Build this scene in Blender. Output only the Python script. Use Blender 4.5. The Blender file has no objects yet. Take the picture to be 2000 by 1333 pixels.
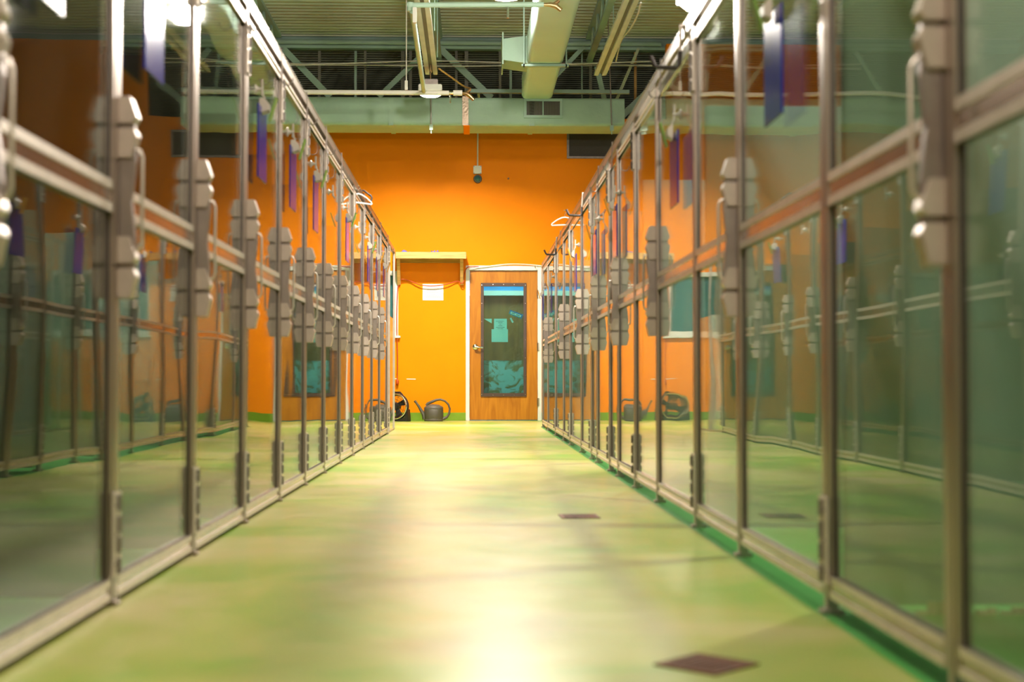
import bpy, bmesh, math, random
from mathutils import Vector, Matrix
random.seed(7)
S = bpy.context.scene
C = S.collection
# ------------------------------------------------------------------ camera
FPX = 2778.0
PHI = math.atan(78.5 / FPX)
TH = math.atan(78.0 * math.cos(PHI) / FPX)
CAMZ = 0.535
cd = bpy.data.cameras.new('camera'); cam = bpy.data.objects.new('camera', cd); C.objects.link(cam)
cam.location = (0, 0, CAMZ)
cam.rotation_euler = (math.pi / 2 + PHI, 0, -TH)
cd.sensor_width = 36; cd.lens = FPX * 36 / 2000
cd.clip_start = 0.05; cd.clip_end = 200
cd.dof.use_dof = True; cd.dof.focus_distance = 17.5; cd.dof.aperture_fstop = 2.8
S.camera = cam
RM = cam.rotation_euler.to_matrix()
def at(u, v, y):
    d = RM @ Vector(((u - 1000) / FPX, (666.5 - v) / FPX, -1))
    return Vector((d.x, d.y, d.z)) * (y / d.y) + Vector((0, 0, CAMZ))
# ------------------------------------------------------------------ world, exposure
w = bpy.data.worlds.new('world'); S.world = w; w.use_nodes = True
w.node_tree.nodes['Background'].inputs[0].default_value = (1.0, 0.9, 0.75, 1)
w.node_tree.nodes['Background'].inputs[1].default_value = 0.02
S.view_settings.view_transform = 'Standard'; S.view_settings.look = 'None'
S.view_settings.gamma = 1; S.view_settings.use_curve_mapping = False
S.view_settings.exposure = 0.6
LAMP_W = 200.0
LAMP_P = 66.0
GLOW = 1.9
LAMP_COL = (1.0, 0.92, 0.82)
S.cycles.use_light_tree = False; S.cycles.adaptive_threshold = 0.02; S.cycles.max_bounces = 6; S.cycles.glossy_bounces = 5; S.cycles.transparent_max_bounces = 8
S.cycles.diffuse_bounces = 3; S.cycles.sample_clamp_indirect = 6.0
S.cycles.caustics_reflective = False; S.cycles.caustics_refractive = False
# ------------------------------------------------------------------ materials
MAT = {}
def nt(name):
    m = bpy.data.materials.new(name); m.use_nodes = True
    MAT[name] = m
    n = m.node_tree
    return m, n, n.nodes, n.links, n.nodes['Principled BSDF']
def pbr(name, col, rough=0.5, metal=0.0, var=0.06, scale=8.0, bump=0.0, bscale=40.0, emit=0.0, spec=0.5, coords='Object', stretch=(1, 1, 1), ecol=None):
    m, t, N, L, b = nt(name)
    tc = N.new('ShaderNodeTexCoord'); mp = N.new('ShaderNodeMapping'); mp.inputs['Scale'].default_value = stretch
    L.new(tc.outputs[coords], mp.inputs[0])
    no = N.new('ShaderNodeTexNoise'); no.inputs['Scale'].default_value = scale; no.inputs['Detail'].default_value = 5
    L.new(mp.outputs[0], no.inputs['Vector'])
    r = N.new('ShaderNodeValToRGB')
    r.color_ramp.elements[0].position = 0.3; r.color_ramp.elements[1].position = 0.7
    r.color_ramp.elements[0].color = (*[max(0, c * (1 - var)) for c in col], 1)
    r.color_ramp.elements[1].color = (*[min(1, c * (1 + var)) for c in col], 1)
    L.new(no.outputs[0], r.inputs[0]); L.new(r.outputs[0], b.inputs['Base Color'])
    b.inputs['Roughness'].default_value = rough; b.inputs['Metallic'].default_value = metal
    b.inputs['Specular IOR Level'].default_value = spec
    if bump:
        n2 = N.new('ShaderNodeTexNoise'); n2.inputs['Scale'].default_value = bscale; n2.inputs['Detail'].default_value = 4
        L.new(mp.outputs[0], n2.inputs['Vector'])
        bp = N.new('ShaderNodeBump'); bp.inputs['Strength'].default_value = bump; bp.inputs['Distance'].default_value = 0.01
        L.new(n2.outputs[0], bp.inputs['Height']); L.new(bp.outputs[0], b.inputs['Normal'])
    if emit:
        b.inputs['Emission Color'].default_value = (*(ecol or col), 1); b.inputs['Emission Strength'].default_value = emit
    return m
pbr('orange', (0.90, 0.245, 0.001), 0.55, var=0.04, scale=1.5, bump=0.08, bscale=60, spec=0.08)
pbr('green_band', (0.17, 0.30, 0.01), 0.4, var=0.1)
pbr('steel_smooth', (0.46, 0.40, 0.35), 0.16, 1.0, var=0.06, scale=14)
pbr('steel', (0.45, 0.385, 0.33), 0.32, 1.0, var=0.08, scale=14, stretch=(1, 1, 0.12), bump=0.03, bscale=90)
pbr('steel_cast', (0.56, 0.45, 0.38), 0.36, 0.45, var=0.06, scale=30)
pbr('steel_bright', (0.72, 0.62, 0.54), 0.40, 0.7, var=0.08, scale=20)
pbr('steel_dark', (0.26, 0.22, 0.20), 0.5, 0.8, var=0.15, scale=20)
pbr('steel_plate', (0.30, 0.25, 0.22), 0.38, 0.9, var=0.1, scale=20)
pbr('chrome', (0.82, 0.80, 0.78), 0.12, 1.0, var=0.03)
pbr('white_paint', (0.72, 0.71, 0.64), 0.5, var=0.08, scale=5)
pbr('white_plastic', (0.80, 0.77, 0.70), 0.35, var=0.03)
pbr('deck_paint', (0.50, 0.56, 0.38), 0.6, var=0.08, scale=3)
pbr('truss_paint', (0.34, 0.49, 0.41), 0.55, var=0.08, scale=4)
pbr('truss_dark', (0.20, 0.19, 0.15), 0.6, var=0.1, scale=4)
pbr('duct_wrap', (0.33, 0.47, 0.36), 0.62, var=0.07, scale=2.5, bump=1.0, bscale=7)
pbr('duct_smooth', (0.52, 0.71, 0.62), 0.4, var=0.04, scale=2.0, bump=0.15, bscale=4)
pbr('pipe_white', (0.80, 0.74, 0.66), 0.35, var=0.05, scale=6)
pbr('pipe_green', (0.48, 0.66, 0.54), 0.35, var=0.06, scale=6)
pbr('brass', (0.62, 0.38, 0.20), 0.35, 1.0, var=0.2, scale=30)
pbr('foil', (0.36, 0.27, 0.20), 0.42, 0.9, var=0.3, scale=25, bump=0.8, bscale=30)
pbr('black_plastic', (0.018, 0.016, 0.015), 0.35, var=0.1)
pbr('dark_mesh', (0.045, 0.035, 0.028), 0.6, var=0.2, scale=200)
pbr('rubber_and_shade_black', (0.04, 0.025, 0.022), 0.5, var=0.1)  # coating of the hooks; also colours the painted shade strips on the stiles
pbr('grey_plastic', (0.085, 0.072, 0.052), 0.5, var=0.06, scale=10)
pbr('blue_plastic', (0.010, 0.016, 0.26), 0.16, var=0.1, scale=6, spec=0.2)
pbr('cup_clear', (0.50, 0.44, 0.38), 0.15, var=0.03)
pbr('clip_white', (0.60, 0.50, 0.42), 0.4, var=0.05)
pbr('clip_green', (0.16, 0.30, 0.03), 0.4, var=0.05)
pbr('clip_amber', (0.75, 0.33, 0.02), 0.4, var=0.05)
pbr('lumber', (0.60, 0.34, 0.10), 0.6, var=0.22, scale=7, stretch=(0.6, 6, 6), bump=0.1)
pbr('red_cord', (0.45, 0.06, 0.008), 0.45, var=0.05)
pbr('paper', (0.80, 0.76, 0.70), 0.7, var=0.02)
pbr('ink', (0.12, 0.10, 0.09), 0.7, var=0.02)
pbr('ink_pale', (0.42, 0.30, 0.24), 0.7, var=0.02)
pbr('violet_cloth', (0.12, 0.11, 0.45), 0.8, var=0.2, scale=20)
pbr('bronze_trim', (0.075, 0.045, 0.035), 0.4, 0.3, var=0.1)
pbr('teal_pane', (0.03, 0.12, 0.125), 0.08, var=0.08, scale=2)
pbr('plenum', (0.10, 0.085, 0.07), 0.8, var=0.1)
pbr('partition_shaded', (0.05, 0.036, 0.016), 0.6, var=0.1, scale=3)  # dimness of the left kennels put into a darker panel colour
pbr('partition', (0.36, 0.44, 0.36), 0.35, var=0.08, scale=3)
pbr('room_wall', (0.38, 0.24, 0.12), 0.6, var=0.06, scale=2)
pbr('backroom_olive', (0.34, 0.15, 0.03), 0.5, var=0.25, scale=3, stretch=(3, 1, .6))
pbr('backroom_blue', (0.06, 0.36, 0.80), 0.5, var=0.1, scale=3)
pbr('backroom_white', (0.75, 0.85, 0.75), 0.5, var=0.03)
pbr('sealant', (0.55, 0.46, 0.30), 0.8, var=0.3, scale=30, bump=0.6)
pbr('rust', (0.16, 0.055, 0.022), 0.6, 0.4, var=0.5, scale=30, bump=0.4)
pbr('lens', (1.0, 0.9, 0.74), 0.4, var=0.0, emit=10.0, ecol=(1.0, 0.86, 0.66))
pbr('sticker_blue', (0.02, 0.16, 0.42), 0.4, var=0.6, scale=40)

def glass(name, tint, haze, hcol, bump, rough=0.02):
    m, t, N, L, b = nt(name); N.remove(b)
    out = N['Material Output']
    lw = N.new('ShaderNodeLayerWeight'); lw.inputs['Blend'].default_value = 0.5
    p = N.new('ShaderNodeMath'); p.operation = 'POWER'; p.inputs[1].default_value = 6
    L.new(lw.outputs['Facing'], p.inputs[0])
    ma = N.new('ShaderNodeMath'); ma.operation = 'MULTIPLY_ADD'; ma.inputs[1].default_value = 0.957; ma.inputs[2].default_value = 0.043
    L.new(p.outputs[0], ma.inputs[0])
    tr = N.new('ShaderNodeBsdfTransparent'); tr.inputs[0].default_value = (*tint, 1)
    gl = N.new('ShaderNodeBsdfGlossy'); gl.inputs['Color'].default_value = (0.92, 0.93, 0.92, 1); gl.inputs['Roughness'].default_value = rough
    df = N.new('ShaderNodeBsdfDiffuse'); df.inputs[0].default_value = (*hcol, 1)
    tc = N.new('ShaderNodeTexCoord')
    if bump:
        no = N.new('ShaderNodeTexNoise'); no.inputs['Scale'].default_value = 1.6; no.inputs['Detail'].default_value = 0.5
        geo = N.new('ShaderNodeNewGeometry')
        L.new(geo.outputs['Position'], no.inputs['Vector'])
        bp = N.new('ShaderNodeBump'); bp.inputs['Strength'].default_value = 1.0; bp.inputs['Distance'].default_value = bump
        L.new(no.outputs[0], bp.inputs['Height']); L.new(bp.outputs[0], gl.inputs['Normal'])
    sm = N.new('ShaderNodeTexNoise'); sm.inputs['Scale'].default_value = 3.5; sm.inputs['Detail'].default_value = 6
    L.new(tc.outputs['Object'], sm.inputs['Vector'])
    sr = N.new('ShaderNodeMapRange'); sr.inputs[1].default_value = 0.35; sr.inputs[2].default_value = 0.75
    sr.inputs[3].default_value = haze * 0.5; sr.inputs[4].default_value = haze * 1.6
    L.new(sm.outputs[0], sr.inputs[0])
    m1 = N.new('ShaderNodeMixShader'); L.new(sr.outputs[0], m1.inputs[0]); L.new(tr.outputs[0], m1.inputs[1]); L.new(df.outputs[0], m1.inputs[2])
    m2 = N.new('ShaderNodeMixShader'); L.new(ma.outputs[0], m2.inputs[0]); L.new(m1.outputs[0], m2.inputs[1]); L.new(gl.outputs[0], m2.inputs[2])
    L.new(m2.outputs[0], out.inputs[0])
    return m
glass('gate_glass', (0.90, 0.94, 0.91), 0.005, (0.7, 0.75, 0.7), 0.0030)
glass('door_glass', (0.56, 0.83, 0.82), 0.02, (0.5, 0.6, 0.6), 0.0)

def floor_mat(name, cols, rough, spots):
    m, t, N, L, b = nt(name)
    geo = N.new('ShaderNodeNewGeometry')
    n1 = N.new('ShaderNodeTexNoise'); n1.inputs['Scale'].default_value = 0.9; n1.inputs['Detail'].default_value = 6; n1.inputs['Roughness'].default_value = 0.62; n1.inputs['Distortion'].default_value = 0.6
    L.new(geo.outputs['Position'], n1.inputs['Vector'])
    r = N.new('ShaderNodeValToRGB'); e = r.color_ramp.elements
    e[0].position = 0.36; e[0].color = (*cols[0], 1); e[1].position = 0.66; e[1].color = (*cols[2], 1)
    k = e.new(0.5); k.color = (*cols[1], 1)
    L.new(n1.outputs[0], r.inputs[0]); L.new(r.outputs[0], b.inputs['Base Color'])
    n2 = N.new('ShaderNodeTexNoise'); n2.inputs['Scale'].default_value = 6; n2.inputs['Detail'].default_value = 5
    L.new(geo.outputs['Position'], n2.inputs['Vector'])
    mr = N.new('ShaderNodeMapRange'); mr.inputs[3].default_value = rough - 0.05; mr.inputs[4].default_value = rough + 0.07
    L.new(n2.outputs[0], mr.inputs[0]); L.new(mr.outputs[0], b.inputs['Roughness'])
    bp = N.new('ShaderNodeBump'); bp.inputs['Strength'].default_value = 0.05; bp.inputs['Distance'].default_value = 0.01
    L.new(n2.outputs[0], bp.inputs['Height']); L.new(bp.outputs[0], b.inputs['Normal'])
    return m
floor_mat('floor_epoxy', [(0.22, 0.38, 0.035), (0.39, 0.42, 0.09), (0.54, 0.46, 0.20)], 0.31, 0)
floor_mat('kennel_floor', [(0.06, 0.30, 0.05), (0.08, 0.34, 0.07), (0.11, 0.38, 0.09)], 0.3, 0)

def wood_door():
    m, t, N, L, b = nt('door_veneer')
    tc = N.new('ShaderNodeTexCoord'); mp = N.new('ShaderNodeMapping'); mp.inputs['Scale'].default_value = (7.0, 7.0, 0.8)
    L.new(tc.outputs['Object'], mp.inputs[0])
    wv = N.new('ShaderNodeTexNoise'); wv.inputs['Scale'].default_value = 1.6; wv.inputs['Distortion'].default_value = 1.6; wv.inputs['Detail'].default_value = 5
    L.new(mp.outputs[0], wv.inputs['Vector'])
    r = N.new('ShaderNodeValToRGB'); r.color_ramp.elements[0].position = 0.32; r.color_ramp.elements[1].position = 0.66
    r.color_ramp.elements[0].color = (0.36, 0.118, 0.004, 1); r.color_ramp.elements[1].color = (0.50, 0.19, 0.010, 1)
    L.new(wv.outputs[0], r.inputs[0]); L.new(r.outputs[0], b.inputs['Base Color']); b.inputs['Roughness'].default_value = 0.4; b.inputs['Specular IOR Level'].default_value = 0.3
wood_door()
def stain_board():
    m, t, N, L, b = nt('stained_board')
    tc = N.new('ShaderNodeTexCoord')
    n1 = N.new('ShaderNodeTexNoise'); n1.inputs['Scale'].default_value = 6; n1.inputs['Detail'].default_value = 6; n1.inputs['Distortion'].default_value = 1.0
    L.new(tc.outputs['Object'], n1.inputs['Vector'])
    r = N.new('ShaderNodeValToRGB'); e = r.color_ramp.elements
    e[0].position = 0.50; e[0].color = (0.46, 0.52, 0.54, 1); e[1].position = 0.60; e[1].color = (0.36, 0.17, 0.05, 1)
    L.new(n1.outputs[0], r.inputs[0]); L.new(r.outputs[0], b.inputs['Base Color'])
stain_board()

# ------------------------------------------------------------------ mesh builder
class MB:
    def __init__(s): s.v = []; s.f = []
    def box(s, x0, x1, y0, y1, z0, z1):
        i = len(s.v)
        x0, x1 = min(x0, x1), max(x0, x1); y0, y1 = min(y0, y1), max(y0, y1); z0, z1 = min(z0, z1), max(z0, z1)
        s.v += [(x0, y0, z0), (x1, y0, z0), (x1, y1, z0), (x0, y1, z0), (x0, y0, z1), (x1, y0, z1), (x1, y1, z1), (x0, y1, z1)]
        s.f += [tuple(i + k for k in q) for q in ((0, 3, 2, 1), (4, 5, 6, 7), (0, 1, 5, 4), (1, 2, 6, 5), (2, 3, 7, 6), (3, 0, 4, 7))]
        return s
    def prism(s, poly, axis, a, b):
        # poly: 2-D points in the plane of the two other axes (cyclic order), extruded along axis from a to b
        def P(p, h): return {'x': (h, p[0], p[1]), 'y': (p[0], h, p[1]), 'z': (p[0], p[1], h)}[axis]
        i = len(s.v); n = len(poly)
        s.v += [P(p, a) for p in poly] + [P(p, b) for p in poly]
        s.f.append(tuple(i + k for k in range(n))); s.f.append(tuple(i + n + k for k in reversed(range(n))))
        for k in range(n): s.f.append((i + k, i + (k + 1) % n, i + n + (k + 1) % n, i + n + k))
        return s
    def tube(s, pts, r, n=8, close=False):
        pts = [Vector(p) for p in pts]; m = len(pts)
        rs = r if isinstance(r, (list, tuple)) else [r] * m
        i0 = len(s.v); up = None
        for k in range(m):
            if close: t = pts[(k + 1) % m] - pts[k - 1]
            else: t = pts[min(k + 1, m - 1)] - pts[max(k - 1, 0)]
            t.normalize()
            if up is None:
                up = Vector((0, 0, 1)) if abs(t.z) < 0.9 else Vector((1, 0, 0))
            a = (up - t * up.dot(t)).normalized(); up = a; b = t.cross(a)
            for j in range(n):
                q = 2 * math.pi * j / n
                s.v.append(tuple(pts[k] + (a * math.cos(q) + b * math.sin(q)) * rs[k]))
        for k in range(m if close else m - 1):
            k2 = (k + 1) % m
            for j in range(n):
                s.f.append((i0 + k * n + j, i0 + k * n + (j + 1) % n, i0 + k2 * n + (j + 1) % n, i0 + k2 * n + j))
        if not close:
            s.f.append(tuple(i0 + j for j in reversed(range(n)))); s.f.append(tuple(i0 + (m - 1) * n + j for j in range(n)))
        return s
    def lathe(s, prof, n=24, c=(0, 0, 0), sx=1, sy=1, ax='z'):
        i = len(s.v); m = len(prof)
        for r, z in prof:
            for j in range(n):
                q = 2 * math.pi * j / n; a, b = r * math.cos(q) * sx, r * math.sin(q) * sy
                p = (a, b, z) if ax == 'z' else (a, z, b) if ax == 'y' else (z, a, b)
                s.v.append((c[0] + p[0], c[1] + p[1], c[2] + p[2]))
        for k in range(m - 1):
            for j in range(n):
                s.f.append((i + k * n + j, i + k * n + (j + 1) % n, i + (k + 1) * n + (j + 1) % n, i + (k + 1) * n + j))
        s.f.append(tuple(i + j for j in reversed(range(n)))); s.f.append(tuple(i + (m - 1) * n + j for j in range(n)))
        return s
    def bar(s, p0, p1, wx, wz):
        # rectangular bar between two points (w across, h up-ish)
        p0, p1 = Vector(p0), Vector(p1); t = (p1 - p0).normalized()
        up = Vector((0, 1, 0)) if abs(t.y) < 0.9 else Vector((0, 0, 1))
        a = (up - t * up.dot(t)).normalized(); b = t.cross(a)
        i = len(s.v)
        for p in (p0, p1):
            for sa, sb in ((-1, -1), (1, -1), (1, 1), (-1, 1)):
                s.v.append(tuple(p + a * sa * wx / 2 + b * sb * wz / 2))
        s.f += [tuple(i + k for k in q) for q in ((0, 3, 2, 1), (4, 5, 6, 7), (0, 1, 5, 4), (1, 2, 6, 5), (2, 3, 7, 6), (3, 0, 4, 7))]
        return s
    def mesh(s, name, mat, smooth=False, bevel=0.0):
        me = bpy.data.meshes.new(name); me.from_pydata(s.v, [], s.f)
        bm = bmesh.new(); bm.from_mesh(me)
        bmesh.ops.recalc_face_normals(bm, faces=bm.faces)
        if bevel:
            bmesh.ops.bevel(bm, geom=list(bm.edges), offset=bevel, segments=2, affect='EDGES', clamp_overlap=True)
        bm.to_mesh(me); bm.free()
        me.materials.append(MAT[mat])
        if smooth:
            for p in me.polygons: p.use_smooth = True
            try: me.set_sharp_from_angle(angle=math.radians(38))
            except Exception: pass
        return me
    def build(s, name, mat, parent=None, smooth=False, bevel=0.0, loc=None):
        return link(name, s.mesh(name, mat, smooth, bevel), parent, loc)
def link(name, me, parent=None, loc=None):
    o = bpy.data.objects.new(name, me); C.objects.link(o)
    if parent is not None: o.parent = parent
    if loc is not None: o.location = loc
    return o
CACHE = {}
def cached(key, fn):
    if key not in CACHE: CACHE[key] = fn()
    return CACHE[key]
def tag(o, label=None, cat=None, group=None, kind=None):
    if label: o['label'] = label
    if cat: o['category'] = cat
    if group: o['group'] = group
    if kind: o['kind'] = kind
    return o
def thing(name, loc, label, cat, group=None, rz=0.0):
    o = bpy.data.objects.new(name, None); C.objects.link(o); o.empty_display_size = 0.1
    o.location = loc; o.rotation_euler = (0, 0, rz)
    return tag(o, label, cat, group)
def struct(o): o['kind'] = 'structure'; return o
ORD = ['first', 'second', 'third', 'fourth', 'fifth', 'sixth', 'seventh', 'eighth', 'ninth', 'tenth', 'eleventh', 'twelfth', 'thirteenth', 'fourteenth', 'fifteenth', 'sixteenth']

# ------------------------------------------------------------------ layout numbers
D = 19.3                   # the orange wall
XL, XR = -0.868, 0.828     # glass planes of the two kennel rows
TOPL, TOPR = 2.0, 1.90
ZDECK = 5.33
PL = [2.46, 3.44, 4.42, 5.40, 6.38, 7.35, 8.31, 9.28, 10.27, 11.25, 12.28, 13.27, 14.42]
SEGR = [(1.34, 2.41, 'panel'), (2.41, 3.27, 'far'), (3.27, 4.34, 'panel'), (4.34, 5.20, 'far'), (5.20, 6.27, 'panel'), (6.27, 7.13, 'far'),
        (7.13, 7.96, 'near'), (7.96, 8.45, 'panel'), (8.45, 9.30, 'near'), (9.30, 9.75, 'panel'), (9.75, 10.66, 'near'), (10.66, 11.87, 'panel'),
        (11.87, 12.75, 'near'), (12.75, 13.97, 'panel'), (13.97, 15.40, 'near'), (15.40, 16.50, 'panel')]

# ------------------------------------------------------------------ the setting
fl = MB().box(XL - 0.02, XR - 0.03, -4, 16.6, -0.1, 0).box(-6, 6, 16.6, D + 0.1, -0.1, 0)
struct(fl.build('floor', 'floor_epoxy'))
struct(MB().box(-6, XL - 0.02, -4, 16.6, -0.1, 0).box(XR - 0.03, 6, -4, 16.6, -0.1, 0).build('floor_kennel', 'kennel_floor'))
# corrugated roof deck
def deck():
    m = MB(); y = -4.0; p = 0.152; prof = []
    while y < 34:
        prof += [(y, 0), (y + 0.075, 0), (y + 0.090, 0.05), (y + 0.135, 0.05)]; y += p
    for (yy, dz) in prof:
        m.v += [(-6, yy, ZDECK + dz), (6, yy, ZDECK + dz)]
    for k in range(len(prof) - 1): m.f.append((2 * k, 2 * k + 1, 2 * k + 3, 2 * k + 2))
    return m
struct(deck().build('ceiling', 'deck_paint'))
# far wall with door opening and two window openings
dx0, dx1, dz1 = -0.085, 0.945, 2.105
WL = (-2.3, -1.0, 1.15, 2.03); WR = (2.45, 3.5, 1.15, 2.03)
wm = MB()
T0, T1 = D, D + 0.14
wm.box(-6, WL[0], T0, T1, 0, 4.12).box(WL[0], WL[1], T0, T1, 0, WL[2]).box(WL[0], WL[1], T0, T1, WL[3], 4.12)
wm.box(WL[1], dx0, T0, T1, 0, 4.12).box(dx0, dx1, T0, T1, dz1, 4.12).box(dx1, WR[0], T0, T1, 0, 4.12)
wm.box(WR[0], WR[1], T0, T1, 0, WR[2]).box(WR[0], WR[1], T0, T1, WR[3], 4.12).box(WR[1], 6, T0, T1, 0, 4.12).box(2.66, 6, T0, T1, 4.12, 5.16)
struct(wm.build('wall_far', 'orange'))
struct(MB().box(-6, -5.9, -4, 34, 0, 5.5).build('wall_left', 'room_wall'))
struct(MB().box(5.9, 6, -4, 34, 0, 5.5).build('wall_right', 'room_wall'))
struct(MB().box(-6, 6, -4.1, -4, 0, 5.5).build('wall_back', 'room_wall'))
struct(MB().box(-6, 6, 34, 34.1, 0, 5.5).build('wall_plenum', 'plenum'))
struct(MB().box(-6, 6, D + 0.14, 34, 4.0, 4.05).build('ceiling_backroom', 'plenum'))
bb = MB().box(-5.9, dx0, D - 0.012, D, 0, 0.11).box(dx1, 5.9, D - 0.012, D, 0, 0.11)
struct(bb.build('baseboard_far', 'green_band', bevel=0.002))
# worn marks on the wall
for k, (u0, u1, v) in enumerate(((762, 775, 740.5), (794, 812, 741))):
    a = at(u0, v, D - 0.002); b = at(u1, v, D - 0.002)
    s_ = struct(MB().box(a.x, b.x, D - 0.003, D, a.z - 0.004, a.z + 0.006).build('trim_%d' % (k + 20), 'paper'))
    s_['label'] = 'pale scuffed scrape on the orange wall'

# windows beside the door
def window(n, r):
    x0, x1, z0, z1 = r
    e = bpy.data.objects.new('window_%d' % n, None); C.objects.link(e); e['kind'] = 'structure'; e.location = (x0, D, z0)
    W, H = x1 - x0, z1 - z0
    f = MB().box(0, W, -0.02, 0.1, 0, 0.06).box(0, W, -0.02, 0.1, H - 0.06, H).box(0, 0.045, -0.02, 0.1, 0.06, H - 0.06).box(W - 0.045, W, -0.02, 0.1, 0.06, H - 0.06)
    f.build('window_frame', 'white_paint', e, bevel=0.004)
    MB().box(0.045, W - 0.045, 0.04, 0.05, 0.06, H - 0.06).build('window_pane', 'teal_pane', e)
    MB().box(-0.03, W + 0.03, -0.05, 0.0, -0.03, 0.0).build('window_sill', 'white_paint', e, bevel=0.004)
window(1, WL); window(2, WR)

# door with frame, veneer leaf, glazed panel
e = bpy.data.objects.new('door_1', None); C.objects.link(e); e['kind'] = 'structure'; e.location = (0, D, 0)
fm = MB().box(dx0, dx0 + 0.05, -0.03, 0.12, 0, dz1).box(dx1 - 0.055, dx1, -0.03, 0.12, 0, dz1).box(dx0 + 0.05, dx1 - 0.055, -0.03, 0.12, dz1 - 0.065, dz1)
fm.build('door_frame', 'white_paint', e, bevel=0.004)
lx0, lx1 = dx0 + 0.053, dx1 - 0.058
gx0, gx1, gz0, gz1 = 0.14, 0.715, 0.355, 1.84     # glazed opening
lf = MB().box(lx0, gx0, 0.0, 0.045, 0.012, 2.035).box(gx1, lx1, 0.0, 0.045, 0.012, 2.035).box(gx0, gx1, 0.0, 0.045, 0.012, gz0).box(gx0, gx1, 0.0, 0.045, gz1, 2.035)
leaf = lf.build('door_leaf', 'door_veneer', e)
tf = MB().box(gx0 - 0.022, gx0 + 0.018, -0.014, 0, gz0 - 0.03, gz1 + 0.03).box(gx1 - 0.018, gx1 + 0.022, -0.014, 0, gz0 - 0.03, gz1 + 0.03)
tf.box(gx0 + 0.018, gx1 - 0.018, -0.014, 0, gz0 - 0.03, gz0 + 0.018).box(gx0 + 0.018, gx1 - 0.018, -0.014, 0, gz1 - 0.018, gz1 + 0.03)
trim = tf.build('glazing_trim', 'bronze_trim', leaf, bevel=0.002)
scr = MB().lathe([(0.006, -0.004), (0.004, -0.006)], 8, ax='y').mesh('screw', 'chrome')
for k in range(7):
    z = gz0 + (gz1 - gz0) * k / 6
    for x in (gx0 - 0.008, gx1 + 0.008): link('screw', scr, leaf, (x, -0.013, z))
for k in range(1, 4):
    for z in (gz0 - 0.008, gz1 + 0.008): link('screw', scr, leaf, (gx0 + (gx1 - gx0) * k / 4, -0.013, z))
MB().box(gx0, gx1, 0.018, 0.026, gz0, gz1).build('door_pane', 'door_glass', leaf)
h = MB().lathe([(0.037, 0), (0.037, -0.012), (0.03, -0.018), (0.018, -0.02), (0.015, -0.05)], 20, (lx0 + 0.075, 0, 1.0), ax='y').build('handle_rose', 'chrome', leaf, smooth=True)
MB().tube([(lx0 + 0.075, -0.05, 1.0), (lx0 + 0.10, -0.055, 1.0), (lx0 + 0.14, -0.055, 0.992), (lx0 + 0.175, -0.048, 0.985)], [0.016, 0.014, 0.011, 0.009], 10).build('lever_handle', 'chrome', leaf, smooth=True)
for z in (0.25, 1.0, 1.72):
    MB().box(lx1 - 0.006, lx1 + 0.022, -0.036, -0.0305, z - 0.055, z + 0.055).tube([(lx1, -0.036, z - 0.055), (lx1, -0.036, z + 0.055)], 0.008, 8).build('door_hinge', 'steel', e)
MB().box(lx0, lx1, 0.0, 0.05, 0.0, 0.011).build('door_sweep', 'teal_pane', e)
# small room behind the door
bx = MB().box(-1.0, 2.0, D + 1.6, D + 1.65, 0, 2.6).box(-1.05, -1.0, D + 0.14, D + 1.65, 0, 2.6).box(2.0, 2.05, D + 0.14, D + 1.65, 0, 2.6).box(-1.05, 2.05, D + 0.14, D + 1.65, 2.6, 2.65)
struct(bx.build('wall_backroom', 'backroom_olive'))
struct(MB().box(-1.0, 2.0, D + 0.1, D + 1.6, -0.05, 0.0).build('floor_backroom', 'backroom_white'))
struct(MB().box(-0.9, 1.9, D + 1.50, D + 1.6, 1.86, 2.6).build('trim_1', 'backroom_blue'))
struct(MB().box(-0.9, 1.9, D + 1.48, D + 1.6, 1.79, 1.86).build('trim_2', 'backroom_white'))
brd = MB().box(0.02, 0.86, D + 0.25, D + 0.27, 0.0, 0.82).build('leaning_board', 'stained_board')
tag(brd, 'pale smeared board standing behind the door glass', 'board')
ld = bpy.data.lights.new('backroom_light', 'AREA'); ld.energy = 22; ld.size = 0.6; ld.color = (0.85, 1.0, 0.95)
lo = bpy.data.objects.new('backroom_light', ld); C.objects.link(lo); lo.location = (0.5, D + 0.8, 2.55)

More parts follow.
